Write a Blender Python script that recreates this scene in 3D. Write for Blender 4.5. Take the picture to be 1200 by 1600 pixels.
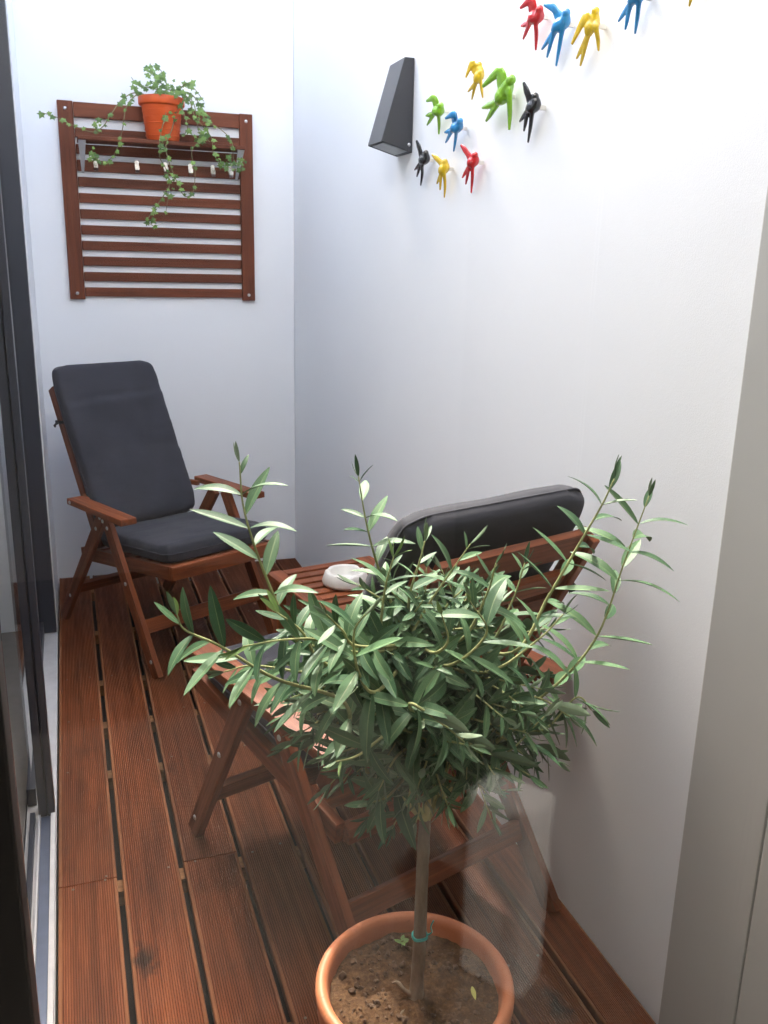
import bpy, bmesh, math, random
from mathutils import Vector, Matrix, noise
random.seed(7)
S = bpy.context.scene
COL = S.collection
for o in list(bpy.data.objects): bpy.data.objects.remove(o)

# ------------------------------------------------------------------ camera, sky, sun, exposure
CAM_H = 1.45
FPX = 1390.0                                   # focal length in pixels of a 1200x1600 picture
RM = Matrix(((0.9438399, 0.06809807, -0.3233093),
             (-0.32962737, 0.26109099, -0.90729118),
             (0.02262837, 0.96290921, 0.26887508)))
cd = bpy.data.cameras.new('camera'); co = bpy.data.objects.new('camera', cd); COL.objects.link(co)
cd.sensor_fit = 'VERTICAL'; cd.sensor_height = 36; cd.sensor_width = 27; cd.lens = 36 * FPX / 1600
cd.clip_start = 0.02; cd.clip_end = 500
co.matrix_world = Matrix.Translation((0, 0, CAM_H)) @ RM.to_4x4()
S.camera = co

SUN_EL, SUN_AZ = 50.0, 4.0                    # azimuth measured from +y towards +x
el, az = math.radians(SUN_EL), math.radians(SUN_AZ)
W = bpy.data.worlds.new('World'); S.world = W; W.use_nodes = True
wn = W.node_tree.nodes; wl = W.node_tree.links
sky = wn.new('ShaderNodeTexSky'); sky.sky_type = 'NISHITA'; sky.sun_disc = False
sky.sun_elevation = el; sky.sun_rotation = az; sky.air_density = 1.0; sky.dust_density = 6.0; sky.ozone_density = 0.6
wl.new(sky.outputs[0], wn['Background'].inputs[0]); wn['Background'].inputs[1].default_value = 0.15
sd = bpy.data.lights.new('sun', 'SUN'); so = bpy.data.objects.new('sun', sd); COL.objects.link(so)
sd.energy = .85; sd.angle = math.radians(0.8); sd.color = (1, .965, .91)
sdir = Vector((math.sin(az) * math.cos(el), math.cos(az) * math.cos(el), math.sin(el)))
so.rotation_euler = sdir.to_track_quat('Z', 'Y').to_euler(); so.location = (0, 3, 8)
S.view_settings.view_transform = 'Standard'; S.view_settings.look = 'None'
S.view_settings.exposure = 2.88; S.view_settings.gamma = 1.0
S.render.resolution_x, S.render.resolution_y = 768, 1024
S.cycles.max_bounces = 12; S.cycles.diffuse_bounces = 6; S.cycles.transparent_max_bounces = 16

# ------------------------------------------------------------------ measuring helpers (picture measurements turned into metres)
def ray(p): return RM @ Vector((p[0] - 600, 800 - p[1], -FPX))
def at_y(p, y): r = ray(p); return Vector((0, 0, CAM_H)) + r * (y / r.y)
def at_x(p, x): r = ray(p); return Vector((0, 0, CAM_H)) + r * (x / r.x)
def at_z(p, z): r = ray(p); return Vector((0, 0, CAM_H)) + r * ((z - CAM_H) / r.z)

# ------------------------------------------------------------------ materials
class NT:
    def __init__(s, name):
        s.m = bpy.data.materials.new(name); s.m.use_nodes = True
        s.n = s.m.node_tree.nodes; s.l = s.m.node_tree.links; s.b = s.n['Principled BSDF']
    def new(s, t, **k):
        n = s.n.new(t)
        for a, v in k.items(): setattr(n, a, v)
        return n
    def link(s, a, b): s.l.new(a, b)
    def noise(s, scale, detail=4, rough=.6, vec=None, stretch=None, coord='Object'):
        n = s.new('ShaderNodeTexNoise'); n.inputs['Scale'].default_value = scale
        n.inputs['Detail'].default_value = detail; n.inputs['Roughness'].default_value = rough
        tc = s.new('ShaderNodeTexCoord'); src = tc.outputs[coord]
        if vec is not None: src = vec
        if stretch:
            mp = s.new('ShaderNodeMapping'); mp.inputs['Scale'].default_value = stretch
            s.link(src, mp.inputs[0]); src = mp.outputs[0]
        s.link(src, n.inputs['Vector']); return n.outputs['Fac']
    def ramp(s, fac, stops):
        r = s.new('ShaderNodeValToRGB'); e = r.color_ramp.elements
        while len(e) < len(stops): e.new(.5)
        for el_, (p, c) in zip(e, stops):
            el_.position = p; el_.color = (c[0], c[1], c[2], 1) if not isinstance(c, float) else (c, c, c, 1)
        s.link(fac, r.inputs[0]); return r.outputs[0]
    def mix(s, fac, a, b, mode='MIX'):
        m = s.new('ShaderNodeMix', data_type='RGBA', blend_type=mode)
        for sock, v in ((m.inputs[0], fac), (m.inputs[6], a), (m.inputs[7], b)):
            if isinstance(v, (int, float)): sock.default_value = v
            elif isinstance(v, tuple): sock.default_value = (*v, 1)
            else: s.link(v, sock)
        return m.outputs[2]
    def bump(s, h, strength=.3, dist=.002):
        b = s.new('ShaderNodeBump'); b.inputs['Strength'].default_value = strength; b.inputs['Distance'].default_value = dist
        s.link(h, b.inputs['Height']); s.link(b.outputs[0], s.b.inputs['Normal'])
    def set(s, **k):
        for a, v in k.items():
            i = s.b.inputs[a.replace('_', ' ')]
            if isinstance(v, (int, float)): i.default_value = v
            elif isinstance(v, tuple): i.default_value = (*v, 1) if len(v) == 3 else v
            else: s.link(v, i)
        return s
    def vary(s, col, amount=.25):                 # each object a little lighter or darker
        oi = s.new('ShaderNodeObjectInfo'); mr = s.new('ShaderNodeMapRange')
        mr.inputs[3].default_value = 1 - amount; mr.inputs[4].default_value = 1 + amount
        s.link(oi.outputs['Random'], mr.inputs[0])
        return s.mix(1.0, col, mr.outputs[0], 'MULTIPLY')

def plain(name, col, rough=.5, metal=0., noise_amt=.08, nscale=20, bump=0, **kw):
    t = NT(name); n = t.noise(nscale)
    c = t.ramp(n, [(.3, tuple(x * (1 - noise_amt) for x in col)), (.7, tuple(min(1, x * (1 + noise_amt)) for x in col))])
    t.set(Base_Color=c, Roughness=rough, Metallic=metal, **kw)
    if bump: t.bump(t.noise(nscale * 12, 3), bump, .001)
    return t.m

def plaster(name, col, fine=260, strength=.22):
    t = NT(name)
    c = t.ramp(t.noise(1.3, 6, .6), [(.3, tuple(x * .965 for x in col)), (.7, col)])
    t.set(Base_Color=c, Roughness=.72)
    h = t.mix(.45, t.noise(fine, 3, .5), t.noise(fine * .28, 4, .6))
    t.bump(h, strength, .0022); return t.m

def wood(name, dark, mid, light, rough=.5, knots=True, spec=.35, stains=False, grain=.55):
    t = NT(name)
    oi = t.new('ShaderNodeObjectInfo'); tc = t.new('ShaderNodeTexCoord')
    off = t.new('ShaderNodeVectorMath', operation='MULTIPLY_ADD')
    cr = t.new('ShaderNodeCombineXYZ'); t.link(oi.outputs['Random'], cr.inputs[0]); t.link(oi.outputs['Random'], cr.inputs[1]); t.link(oi.outputs['Random'], cr.inputs[2])
    t.link(cr.outputs[0], off.inputs[0]); off.inputs[1].default_value = (37, 19, 53); t.link(tc.outputs['Object'], off.inputs[2])
    v = off.outputs[0]
    g = t.noise(14, 6, .65, vec=v, stretch=(.22, 5, 5))
    c = t.ramp(g, [(.28, dark), (.5, mid), (.74, light)])
    f = t.noise(60, 4, .7, vec=v, stretch=(.08, 6, 6))
    c = t.mix(grain, c, t.ramp(f, [(.3, (.55, .55, .55)), (.65, (1.15, 1.12, 1.1))]), 'MULTIPLY')
    if knots:
        k = t.noise(3.2, 4, .62, vec=v, stretch=(1.0, 2.0, 2.0))
        c = t.mix(t.ramp(k, [(.60, 0.0), (.78, .8)]), c, tuple(x * .38 for x in dark))
    if stains:
        st = t.noise(2.6, 5, .6, vec=v, stretch=(.8, 4.0, 1))
        c = t.mix(.8, c, t.ramp(st, [(.30, (.36, .34, .36)), (.47, (.82, .8, .8)), (.60, (1.05, 1.05, 1.05)), (.75, (1.25, 1.3, 1.3))]), 'MULTIPLY')
        vo = t.new('ShaderNodeTexVoronoi'); vo.inputs['Scale'].default_value = 1.0
        mp = t.new('ShaderNodeMapping'); mp.inputs['Scale'].default_value = (3.1, 7.5, 1)
        wv = t.mix(.06, v, t.noise(26, 3, .6, vec=v)); t.link(wv, mp.inputs[0]); t.link(mp.outputs[0], vo.inputs['Vector'])
        sep = t.new('ShaderNodeSeparateColor'); t.link(vo.outputs['Color'], sep.inputs[0])
        kn = t.mix(1.0, t.ramp(vo.outputs['Distance'], [(.05, .9), (.19, 0.0)]), t.ramp(sep.outputs[0], [(.28, 0.0), (.40, 1.0)]), 'MULTIPLY')
        c = t.mix(kn, c, (.016, .008, .005))
    c = t.vary(c, .2)
    t.set(Base_Color=c, Roughness=t.ramp(g, [(.3, rough + .1), (.7, rough - .06)]), Specular_IOR_Level=spec)
    t.bump(t.mix(.5, g, f), .22, .0012); return t.m

M = {}
M['wall'] = plaster('white_plaster', (.835, .85, .86))
M['wall_smooth'] = plaster('smooth_white_plaster', (.825, .845, .87), 340, .12)
M['panel'] = plain('grey_painted_panel', (.43, .425, .40), .45, noise_amt=.03, nscale=4, bump=.05)
M['room'] = plain('room_paint', (.72, .71, .69), .8)
M['roomfloor'] = plain('room_floor_stone', (.20, .18, .16), .5)
M['cabinet'] = plain('cabinet_white', (.78, .77, .75), .4, noise_amt=.02)
M['deck'] = wood('stained_deck', (.125, .031, .009), (.225, .058, .015), (.30, .086, .023), .52, True, .25, True, .22)
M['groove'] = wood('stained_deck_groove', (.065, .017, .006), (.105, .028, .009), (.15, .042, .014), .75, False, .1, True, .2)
M['deckedge'] = wood('worn_deck_edge', (.14, .05, .02), (.23, .085, .032), (.30, .12, .05), .65, False, .2, True, .3)
M['joist'] = wood('joist_wood', (.18, .08, .03), (.28, .13, .05), (.36, .18, .07), .7, False)
M['under'] = plain('under_deck', (.018, .016, .015), .95)
M['chairwood'] = wood('acacia_stain', (.105, .027, .009), (.20, .052, .015), (.29, .083, .026), .46, True, .28)
M['trellis'] = wood('acacia_trellis', (.085, .025, .012), (.14, .038, .016), (.19, .055, .023), .52, True, .25)
M['steel'] = plain('steel', (.62, .62, .62), .32, 1.0)
M['bracket'] = plain('galvanised_steel', (.55, .56, .57), .5, .3)
M['chrome'] = plain('brushed_nickel', (.72, .70, .66), .25, 1.0)
M['frame'] = plain('anthracite_aluminium', (.028, .032, .045), .38, 0, .05, 8)
M['black'] = plain('black_aluminium', (.010, .010, .011), .5)
M['lampblk'] = plain('anthracite_lamp', (.026, .027, .033), .42, 0, .04, 30, .02)
M['whitealu'] = plain('white_aluminium', (.56, .55, .54), .45)
M['skytint_alu'] = plain('sky_tinted_track', (.14, .17, .24), .3, .5)  # reflected sky put into the channel's base colour as blue
M['frost'] = plain('frosted_lens', (.42, .45, .46), .55)
M['strap'] = plain('black_strap', (.012, .012, .012), .8)
M['whitecer'] = plain('white_ceramic', (.74, .72, .66), .3, 0, .03)

def cushion_mat():
    t = NT('charcoal_canvas')
    c = t.ramp(t.noise(5, 5, .6), [(.3, (.027, .028, .036)), (.7, (.042, .043, .054))])
    lint = t.ramp(t.noise(150, 2, .5), [(.73, 0.0), (.77, .22)])
    c = t.mix(lint, c, (.3, .3, .3))
    t.set(Base_Color=c, Roughness=.85, Sheen_Weight=.08, Sheen_Roughness=.5, Specular_IOR_Level=.2)
    t.bump(t.mix(.06, t.noise(9, 4, .5, stretch=(.8, 2.4, 1)), t.noise(700, 2, .5)), .3, .010); return t.m
M['cushion'] = cushion_mat()

def glossy_paint(name, col):
    t = NT(name)
    c = t.ramp(t.noise(45, 3), [(.3, tuple(x * .75 for x in col)), (.6, col)])
    t.set(Base_Color=c, Roughness=.16, Coat_Weight=.6, Coat_Roughness=.08)
    t.bump(t.noise(120, 2, .5, stretch=(1, 3, 1)), .18, .0012); return t.m
BIRD = {'red': (.62, .02, .025), 'blue': (.02, .26, .58), 'yellow': (.74, .50, .02), 'green': (.22, .48, .02), 'black': (.012, .012, .014)}
for k, v in BIRD.items(): M['bird_' + k] = glossy_paint('glazed_' + k, v)

def terracotta(name, a, b, rough):
    t = NT(name)
    c = t.ramp(t.noise(6, 6, .65), [(.3, a), (.72, b)])
    mk = t.ramp(t.noise(11, 7, .72, stretch=(1, 1, .6)), [(.52, 0.0), (.75, .35)])
    c = t.mix(mk, c, tuple(min(1, x * 1.1 + .12) for x in b))
    sp = t.ramp(t.noise(75, 3, .6), [(.66, 0.0), (.72, .5)]); c = t.mix(sp, c, tuple(x * .5 for x in a))
    t.set(Base_Color=c, Roughness=rough, Specular_IOR_Level=.35); t.bump(t.noise(90, 3), .1, .001); return t.m
M['pot'] = terracotta('terracotta_plastic', (.44, .145, .062), (.54, .20, .09), .5)
M['ivypot'] = terracotta('orange_plastic', (.60, .085, .015), (.68, .115, .022), .45)

def soil_mat():
    t = NT('soil')
    a = t.noise(38, 7, .72); b = t.noise(170, 4, .7)
    c = t.ramp(t.mix(.5, a, b), [(.3, (.030, .015, .008)), (.5, (.085, .045, .022)), (.68, (.19, .108, .054))])
    t.set(Base_Color=c, Roughness=.95, Specular_IOR_Level=.15); t.bump(t.mix(.5, a, b), .9, .006); return t.m
M['soil'] = soil_mat()
M['pebble'] = plain('soil_clod', (.10, .058, .034), .95, noise_amt=.4, nscale=60)

def bark(name, a, b, sc=30):
    t = NT(name); n = t.noise(sc, 6, .7, stretch=(1, 1, .25))
    t.set(Base_Color=t.ramp(n, [(.3, a), (.7, b)]), Roughness=.85); t.bump(n, .5, .004); return t.m
M['bark'] = bark('olive_bark', (.10, .075, .05), (.27, .22, .16))
M['twig'] = bark('olive_twig', (.22, .24, .09), (.36, .38, .16), 60)
M['vine'] = bark('ivy_stem', (.13, .10, .05), (.22, .20, .09), 60)

def leaf_mat(name, a, b, rough, trans, spec=.4):
    t = NT(name)
    oi = t.new('ShaderNodeObjectInfo'); at = t.new('ShaderNodeAttribute', attribute_name='tint')
    ad = t.new('ShaderNodeMath', operation='ADD'); t.link(oi.outputs['Random'], ad.inputs[0]); t.link(at.outputs['Fac'], ad.inputs[1])
    fr = t.new('ShaderNodeMath', operation='FRACT'); t.link(ad.outputs[0], fr.inputs[0])
    c = t.ramp(fr.outputs[0], [(0, a), (.8, b), (1, tuple(min(1, x * 1.25) for x in b))])
    c = t.mix(.5, c, t.ramp(t.noise(40, 4), [(.3, (.8, .8, .8)), (.7, (1.15, 1.15, 1.15))]), 'MULTIPLY')
    t.set(Base_Color=c, Roughness=rough, Specular_IOR_Level=spec)
    t.bump(t.noise(160, 3), .12, .001)
    tr = t.new('ShaderNodeBsdfTranslucent'); t.link(c, tr.inputs[0])
    mx = t.new('ShaderNodeMixShader'); mx.inputs[0].default_value = trans
    t.link(t.b.outputs[0], mx.inputs[1]); t.link(tr.outputs[0], mx.inputs[2])
    t.link(mx.outputs[0], t.n['Material Output'].inputs['Surface']); return t.m
M['leaf_top'] = leaf_mat('olive_leaf_upper', (.034, .090, .040), (.085, .168, .076), .52, .08, .25)
M['leaf_under'] = leaf_mat('olive_leaf_under', (.13, .19, .115), (.19, .255, .16), .65, .08, .25)
M['leaf_rib'] = leaf_mat('olive_leaf_rib', (.13, .20, .085), (.17, .24, .11), .5, .08)
M['leaf_young'] = leaf_mat('olive_leaf_young', (.15, .26, .07), (.22, .34, .10), .45, .2)
M['ivy'] = leaf_mat('ivy_leaf', (.06, .125, .022), (.17, .28, .06), .5, .15)
M['yellowleaf'] = plain('fallen_leaf_yellow', (.42, .40, .10), .6)
M['string'] = plain('teal_string', (.01, .30, .27), .5)

def glass_mat(name, tint=(.985, .995, .99)):
    m = bpy.data.materials.new(name); m.use_nodes = True; n = m.node_tree.nodes; l = m.node_tree.links
    n.remove(n['Principled BSDF'])
    tr = n.new('ShaderNodeBsdfTransparent'); tr.inputs[0].default_value = (*tint, 1)
    gl = n.new('ShaderNodeBsdfGlossy'); gl.inputs['Roughness'].default_value = 0.0
    lw = n.new('ShaderNodeLayerWeight'); lw.inputs[0].default_value = .5
    pw = n.new('ShaderNodeMath'); pw.operation = 'POWER'; pw.inputs[1].default_value = 5.0; l.new(lw.outputs['Facing'], pw.inputs[0])
    ma = n.new('ShaderNodeMath'); ma.operation = 'MULTIPLY_ADD'; ma.inputs[1].default_value = .96; ma.inputs[2].default_value = .04; l.new(pw.outputs[0], ma.inputs[0])
    mx = n.new('ShaderNodeMixShader'); l.new(ma.outputs[0], mx.inputs[0]); l.new(tr.outputs[0], mx.inputs[1]); l.new(gl.outputs[0], mx.inputs[2])
    l.new(mx.outputs[0], n['Material Output'].inputs['Surface']); return m
M['glass'] = glass_mat('window_glass')

# ------------------------------------------------------------------ object helpers
def obj(name, mesh, mat=None, parent=None, mw=None):
    o = bpy.data.objects.new(name, mesh); COL.objects.link(o)
    if mat is not None and len(mesh.materials) == 0: mesh.materials.append(M[mat])
    if parent is not None: o.parent = parent
    if mw is not None: o.matrix_basis = mw
    return o
def tag(o, label, cat, group=None, kind=None):
    o['label'] = label; o['category'] = cat
    if group: o['group'] = group
    if kind: o['kind'] = kind
    return o
def structure(o): o['kind'] = 'structure'; return o
def thing(name, label, cat, loc=(0, 0, 0), rz=0, group=None):
    o = bpy.data.objects.new(name, None); COL.objects.link(o); o.location = loc; o.rotation_euler = (0, 0, rz)
    o.empty_display_size = .05
    return tag(o, label, cat, group)
def bm_mesh(bm, name, smooth=False):
    me = bpy.data.meshes.new(name); bm.normal_update(); bm.to_mesh(me); bm.free()
    if smooth:
        for p in me.polygons: p.use_smooth = True
    return me
def add_box(bm, a, b):
    vs = [bm.verts.new((x, y, z)) for z in (a[2], b[2]) for y in (a[1], b[1]) for x in (a[0], b[0])]
    for f in ((0, 2, 3, 1), (4, 5, 7, 6), (0, 1, 5, 4), (2, 6, 7, 3), (0, 4, 6, 2), (1, 3, 7, 5)): bm.faces.new([vs[i] for i in f])
    return vs
def box_mesh(name, a, b, bev=0):
    bm = bmesh.new(); add_box(bm, a, b)
    if bev: bmesh.ops.bevel(bm, geom=bm.edges[:], offset=bev, segments=2, affect='EDGES', profile=.6)
    return bm_mesh(bm, name)
def box(name, a, b, mat, parent=None, bev=0):           # world-space box; origin at its centre
    c = (Vector(a) + Vector(b)) / 2; h = (Vector(b) - Vector(a)) / 2
    return obj(name, box_mesh(name, -h, h, bev), mat, parent, Matrix.Translation(c))
_bc = {}
def beam(name, p, q, w, h, mat, parent, up=(0, 0, 1), bev=.003):   # beam along local X from p to q, w across, h along 'up'
    p, q = Vector(p), Vector(q); L = (q - p).length
    key = (round(L, 4), w, h, mat, bev)
    if key not in _bc: _bc[key] = box_mesh(name, (-L / 2, -w / 2, -h / 2), (L / 2, w / 2, h / 2), bev)
    X = (q - p).normalized(); Yv = Vector(up).cross(X).normalized(); Zv = X.cross(Yv)
    mw = Matrix((X, Yv, Zv)).transposed().to_4x4(); mw.translation = (p + q) / 2
    return obj(name, _bc[key], mat, parent, mw)
def lathe(name, prof, n=48, close=False):
    bm = bmesh.new(); rings = []
    for r, z in prof:
        if r < 1e-5: rings.append([bm.verts.new((0, 0, z))])
        else: rings.append([bm.verts.new((r * math.cos(2 * math.pi * i / n), r * math.sin(2 * math.pi * i / n), z)) for i in range(n)])
    for a, b in zip(rings, rings[1:]):
        for i in range(n):
            j = (i + 1) % n
            if len(a) == 1 and len(b) == 1: continue
            if len(a) == 1: bm.faces.new((a[0], b[j], b[i]))
            elif len(b) == 1: bm.faces.new((a[i], a[j], b[0]))
            else: bm.faces.new((a[i], a[j], b[j], b[i]))
    bmesh.ops.recalc_face_normals(bm, faces=bm.faces[:])
    return bm_mesh(bm, name, True)
def catmull(pts, n=6):
    P = [Vector(p) for p in pts]
    if len(P) < 3: return [P[0].lerp(P[-1], i / n) for i in range(n + 1)]
    P = [2 * P[0] - P[1]] + P + [2 * P[-1] - P[-2]]; out = []
    for i in range(1, len(P) - 2):
        a, b, c, d = P[i - 1:i + 3]
        for k in range(n):
            t = k / n
            out.append(.5 * ((2 * b) + (c - a) * t + (2 * a - 5 * b + 4 * c - d) * t * t + (3 * b - a - 3 * c + d) * t ** 3))
    out.append(P[-2]); return out
def add_tube(bm, pts, rad, n=8, flat=None, cap=True):
    """tube along pts; rad is a list of radii (or (in-plane, out-of-plane) pairs when flat, the out-of-plane axis, is given)"""
    pts = [Vector(p) for p in pts]; rings = []
    prev = None
    for i, p in enumerate(pts):
        t = (pts[min(i + 1, len(pts) - 1)] - pts[max(i - 1, 0)]).normalized()
        if flat is not None:
            v = (Vector(flat) - t * t.dot(Vector(flat))).normalized(); u = v.cross(t)
        else:
            u = prev - t * t.dot(prev) if prev is not None else t.orthogonal()
            u.normalize(); v = t.cross(u); prev = u
        r = rad[i]; ru, rv = r if isinstance(r, tuple) else (r, r)
        rings.append([bm.verts.new(p + u * ru * math.cos(2 * math.pi * k / n) + v * rv * math.sin(2 * math.pi * k / n)) for k in range(n)])
    for a, b in zip(rings, rings[1:]):
        for k in range(n): bm.faces.new((a[k], a[(k + 1) % n], b[(k + 1) % n], b[k]))
    if cap: bm.faces.new(list(reversed(rings[0]))); bm.faces.new(rings[-1])
def lerp_list(vals, n):
    out = []
    for i in range(n):
        t = i / (n - 1) * (len(vals) - 1); k = min(int(t), len(vals) - 2); f = t - k
        a, b = vals[k], vals[k + 1]
        out.append(tuple(x + (y - x) * f for x, y in zip(a, b)) if isinstance(a, tuple) else a + (b - a) * f)
    return out
def disc_mesh(name, r, h, n=10):
    return lathe(name, [(0, h), (r * .55, h * .92), (r * .92, h * .5), (r, 0)], n)
BOLT = disc_mesh('bolt', .0075, .004, 12)
BOLT.materials.append(M['steel'])
SCREW = disc_mesh('screw', .0034, .0010, 8)
SCREW.materials.append(plain('aged_screw', (.20, .17, .14), .5, .8))
def aim(loc, d):                                          # matrix whose local z looks along d
    m = Vector(d).to_track_quat('Z', 'Y').to_matrix().to_4x4(); m.translation = Vector(loc); return m

# ------------------------------------------------------------------ the setting: walls of the light well
XR, YE, WH, EH = 1.026, 4.205, 2.65, 3.60
XD, YG = -.111, .80                                       # deck's left edge, plane of the pane the camera looks through
tag(box('plaster_wall', (XR, 1.13, -.12), (XR + .2, YE + .2, WH), 'wall'), 'long white rough-plastered wall carrying the ceramic swallows', 'wall')
tag(box('end_wall', (-2.7, YE, -.12), (XR - .002, YE + .2, EH), 'wall_smooth'), 'white end wall carrying the slatted wooden panel', 'wall')
pil = tag(box('wall_pillar', (-.42, 3.603, -.12), (-.114, YE - .002, WH), 'wall_smooth'), 'narrow white pillar between dark post and end wall', 'wall')

# reeded deck planks, each its own piece
deck = structure(box('deck', (XD, .84, -.12), (XR - .003, YE - .003, -.075), 'under'))
PITCH, BW = .1468, .134
def plank_mesh(y0, y1):
    bm = bmesh.new(); n = 23; m = .007; prof = [(-BW / 2, -.024), (-BW / 2, -.0022), (-BW / 2 + .0022, 0.0)]
    gw = (BW - 2 * m) / n
    for i in range(n):
        x = -BW / 2 + m + i * gw
        prof += [(x + gw * .12, 0.0), (x + gw * .3, -.0026), (x + gw * .62, -.0026), (x + gw * .8, 0.0)]
    prof += [(BW / 2 - .0022, 0.0), (BW / 2, -.0022), (BW / 2, -.024)]
    L = (y1 - y0) / 2; a = [bm.verts.new((-L, x, z)) for x, z in prof]; b = [bm.verts.new((L, x, z)) for x, z in prof]
    for i in range(len(prof) - 1):
        f = bm.faces.new((a[i], b[i], b[i + 1], a[i + 1])); z0, z1 = prof[i][1], prof[i + 1][1]
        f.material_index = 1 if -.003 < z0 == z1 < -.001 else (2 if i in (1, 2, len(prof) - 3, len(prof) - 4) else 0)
    bm.faces.new((a[-1], b[-1], b[0], a[0])); bm.faces.new(list(reversed(a))); bm.faces.new(b)
    bmesh.ops.recalc_face_normals(bm, faces=bm.faces[:])
    return bm_mesh(bm, 'plank')
joints = {0: [1.945], 1: [], 2: [1.953], 3: [3.08], 4: [1.40], 5: [2.46], 6: [], 7: [3.08]}
joist_y = [.95, 1.40, 1.945, 2.46, 2.765, 3.08, 3.55, 4.05]
for i in range(8):
    ends = [.845] + joints[i] + [YE - .012]
    xc = XD + .003 + BW / 2 + i * PITCH
    last = xc + BW / 2 > XR - .004
    for a, b in zip(ends, ends[1:]):
        a2, b2 = a + .0015, b - .0015
        me = plank_mesh(a2, b2)
        rot = Matrix.Rotation(math.pi / 2 + random.uniform(-.0006, .0006), 4, 'Z')
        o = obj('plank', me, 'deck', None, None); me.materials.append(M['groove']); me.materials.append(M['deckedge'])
        o.parent = deck; pl = Matrix.Translation((xc, (a2 + b2) / 2, random.uniform(-.0012, .0008))) @ rot
        if last: pl = pl @ Matrix.Scale((XR - .006 - (xc - BW / 2)) / BW, 4, (0, 1, 0)); pl.translation.x = (XR - .006 + xc - BW / 2) / 2
        o.matrix_basis = deck.matrix_basis.inverted() @ pl
        for y in joist_y:
            for yy in ((y - .012, y + .012) if y in joints[i] else (y,)):
                if a < yy < b:
                    for sx in (-.038, .038):
                        if random.random() < .6:
                            s = obj('screw', SCREW, None, deck)
                            s.matrix_basis = deck.matrix_basis.inverted() @ Matrix.Translation((xc + sx + random.uniform(-.006, .006), yy + random.uniform(-.008, .008), .0006))
for y in joist_y:
    o = obj('joist', box_mesh('joist', (-(XR - XD) / 2 + .01, -.022, -.02), ((XR - XD) / 2 - .01, .022, .02)), 'joist', deck)
    o.matrix_basis = deck.matrix_basis.inverted() @ Matrix.Translation(((XR + XD) / 2, y, -.0475))

# grey panelled return beside the near end of the wall
panel = thing('side_panel', 'grey painted panelling with a vertical seam at the end of the white wall', 'panel', (1.02, 0, 0))
for a, b in ((.966, 1.148), (.60, .962), (.0, .596), (-.62, -.004)):
    o = box('board', (1.006, a, -.02), (1.028 + .18, b, 2.398), 'panel', None, .003); mw = o.matrix_basis.copy()
    o.parent = panel; o.matrix_basis = panel.matrix_basis.inverted() @ mw
# glazed side of the house at the left
sill = tag(box('door_sill', (-.190, .86, -.10), (-.1135, 3.60, -.004), 'whitealu', None, .003), 'white sill strip running along the deck edge under the glazing', 'sill')
glz = thing('sliding_door', 'dark framed sliding glass door along the side of the deck', 'door', (-.17, 2.9, 0))
def kid(parent, o):
    mw = o.matrix_basis.copy(); o.parent = parent; o.matrix_basis = parent.matrix_basis.inverted() @ mw; return o
kid(glz, box('stile', (-.188, 3.54, -.002), (-.118, 3.60, 2.36), 'frame', None, .002))
kid(glz, box('stile', (-.134, 2.25, -.002), (-.1165, 2.30, 2.36), 'frame', None, .003))
kid(glz, box('stile', (-.158, 2.256, -.002), (-.1365, 2.312, 2.36), 'frame', None, .003))
kid(glz, box('gasket', (-.136, 2.262, -.002), (-.1345, 2.30, 2.36), 'black'))
kid(glz, box('bottom_rail', (-.188, 2.317, -.002), (-.164, 3.538, .05), 'frame', None, .002))
kid(glz, box('top_rail', (-.188, 2.317, 2.28), (-.158, 3.538, 2.36), 'frame', None, .002))
kid(glz, box('pane', (-.177, 2.318, .072), (-.171, 3.537, 2.278), 'glass'))
inn = thing('inner_sliding_leaf', 'inner leaf of the glazing with its reflecting pane beside the nearest planks', 'door', (-.21, 1.7, 0))
kid(inn, box('stile', (-.226, 2.19, -.002), (-.204, 2.21, 2.36), 'frame', None, .003))
kid(inn, box('stile', (-.232, .90, -.002), (-.196, .96, 2.36), 'black', None, .003))
kid(inn, box('bottom_rail', (-.230, .962, -.002), (-.198, 2.188, .03), 'frame', None, .002))
kid(inn, box('pane', (-.217, .962, .032), (-.211, 2.188, 2.355), 'glass'))
trk = thing('door_track', 'twin white rails with a channel in the door sill tinted like reflected sky', 'track', (-.15, 1.5, 0))
kid(trk, box('rail', (-.127, .87, -.003), (-.1155, 2.248, .012), 'whitealu', None, .001))
kid(trk, box('rail', (-.158, .87, -.003), (-.1525, 2.248, .012), 'whitealu', None, .001))
kid(trk, box('channel', (-.1515, .87, -.003), (-.128, 2.248, .003), 'skytint_alu'))
kid(trk, box('rail', (-.178, 1.75, -.003), (-.166, 2.248, .022), 'frame', None, .001))
tag(box('house_facade', (-2.7, .86, 2.362), (-.13, 3.601, 2.62), 'wall_smooth'), 'white facade above the sliding glass door', 'wall')

bm = bmesh.new(); N_ = 150; rows_ = []  # pale folded cloth added behind the glazing to bounce light into the well
for z in (.02, 1.2, 2.29):
    rows_.append([bm.verts.new((-.36 + .030 * math.sin(k * .9) + .012 * math.sin(k * .37 + z), 1.0 + 3.0 * k / N_, z)) for k in range(N_ + 1)])
for a_, b_ in zip(rows_, rows_[1:]):
    for k in range(N_): bm.faces.new((a_[k], a_[k + 1], b_[k + 1], b_[k]))
cm = bm_mesh(bm, 'reflector', True); M['reflector'] = plain('reflector_cloth', (.78, .76, .72), .9)
co_ = tag(obj('reflector', cm, 'reflector'), 'pale linen curtain added behind the sliding door glass to bounce light', 'reflector')
sm_ = co_.modifiers.new('s', 'SOLIDIFY'); sm_.thickness = .003
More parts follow.
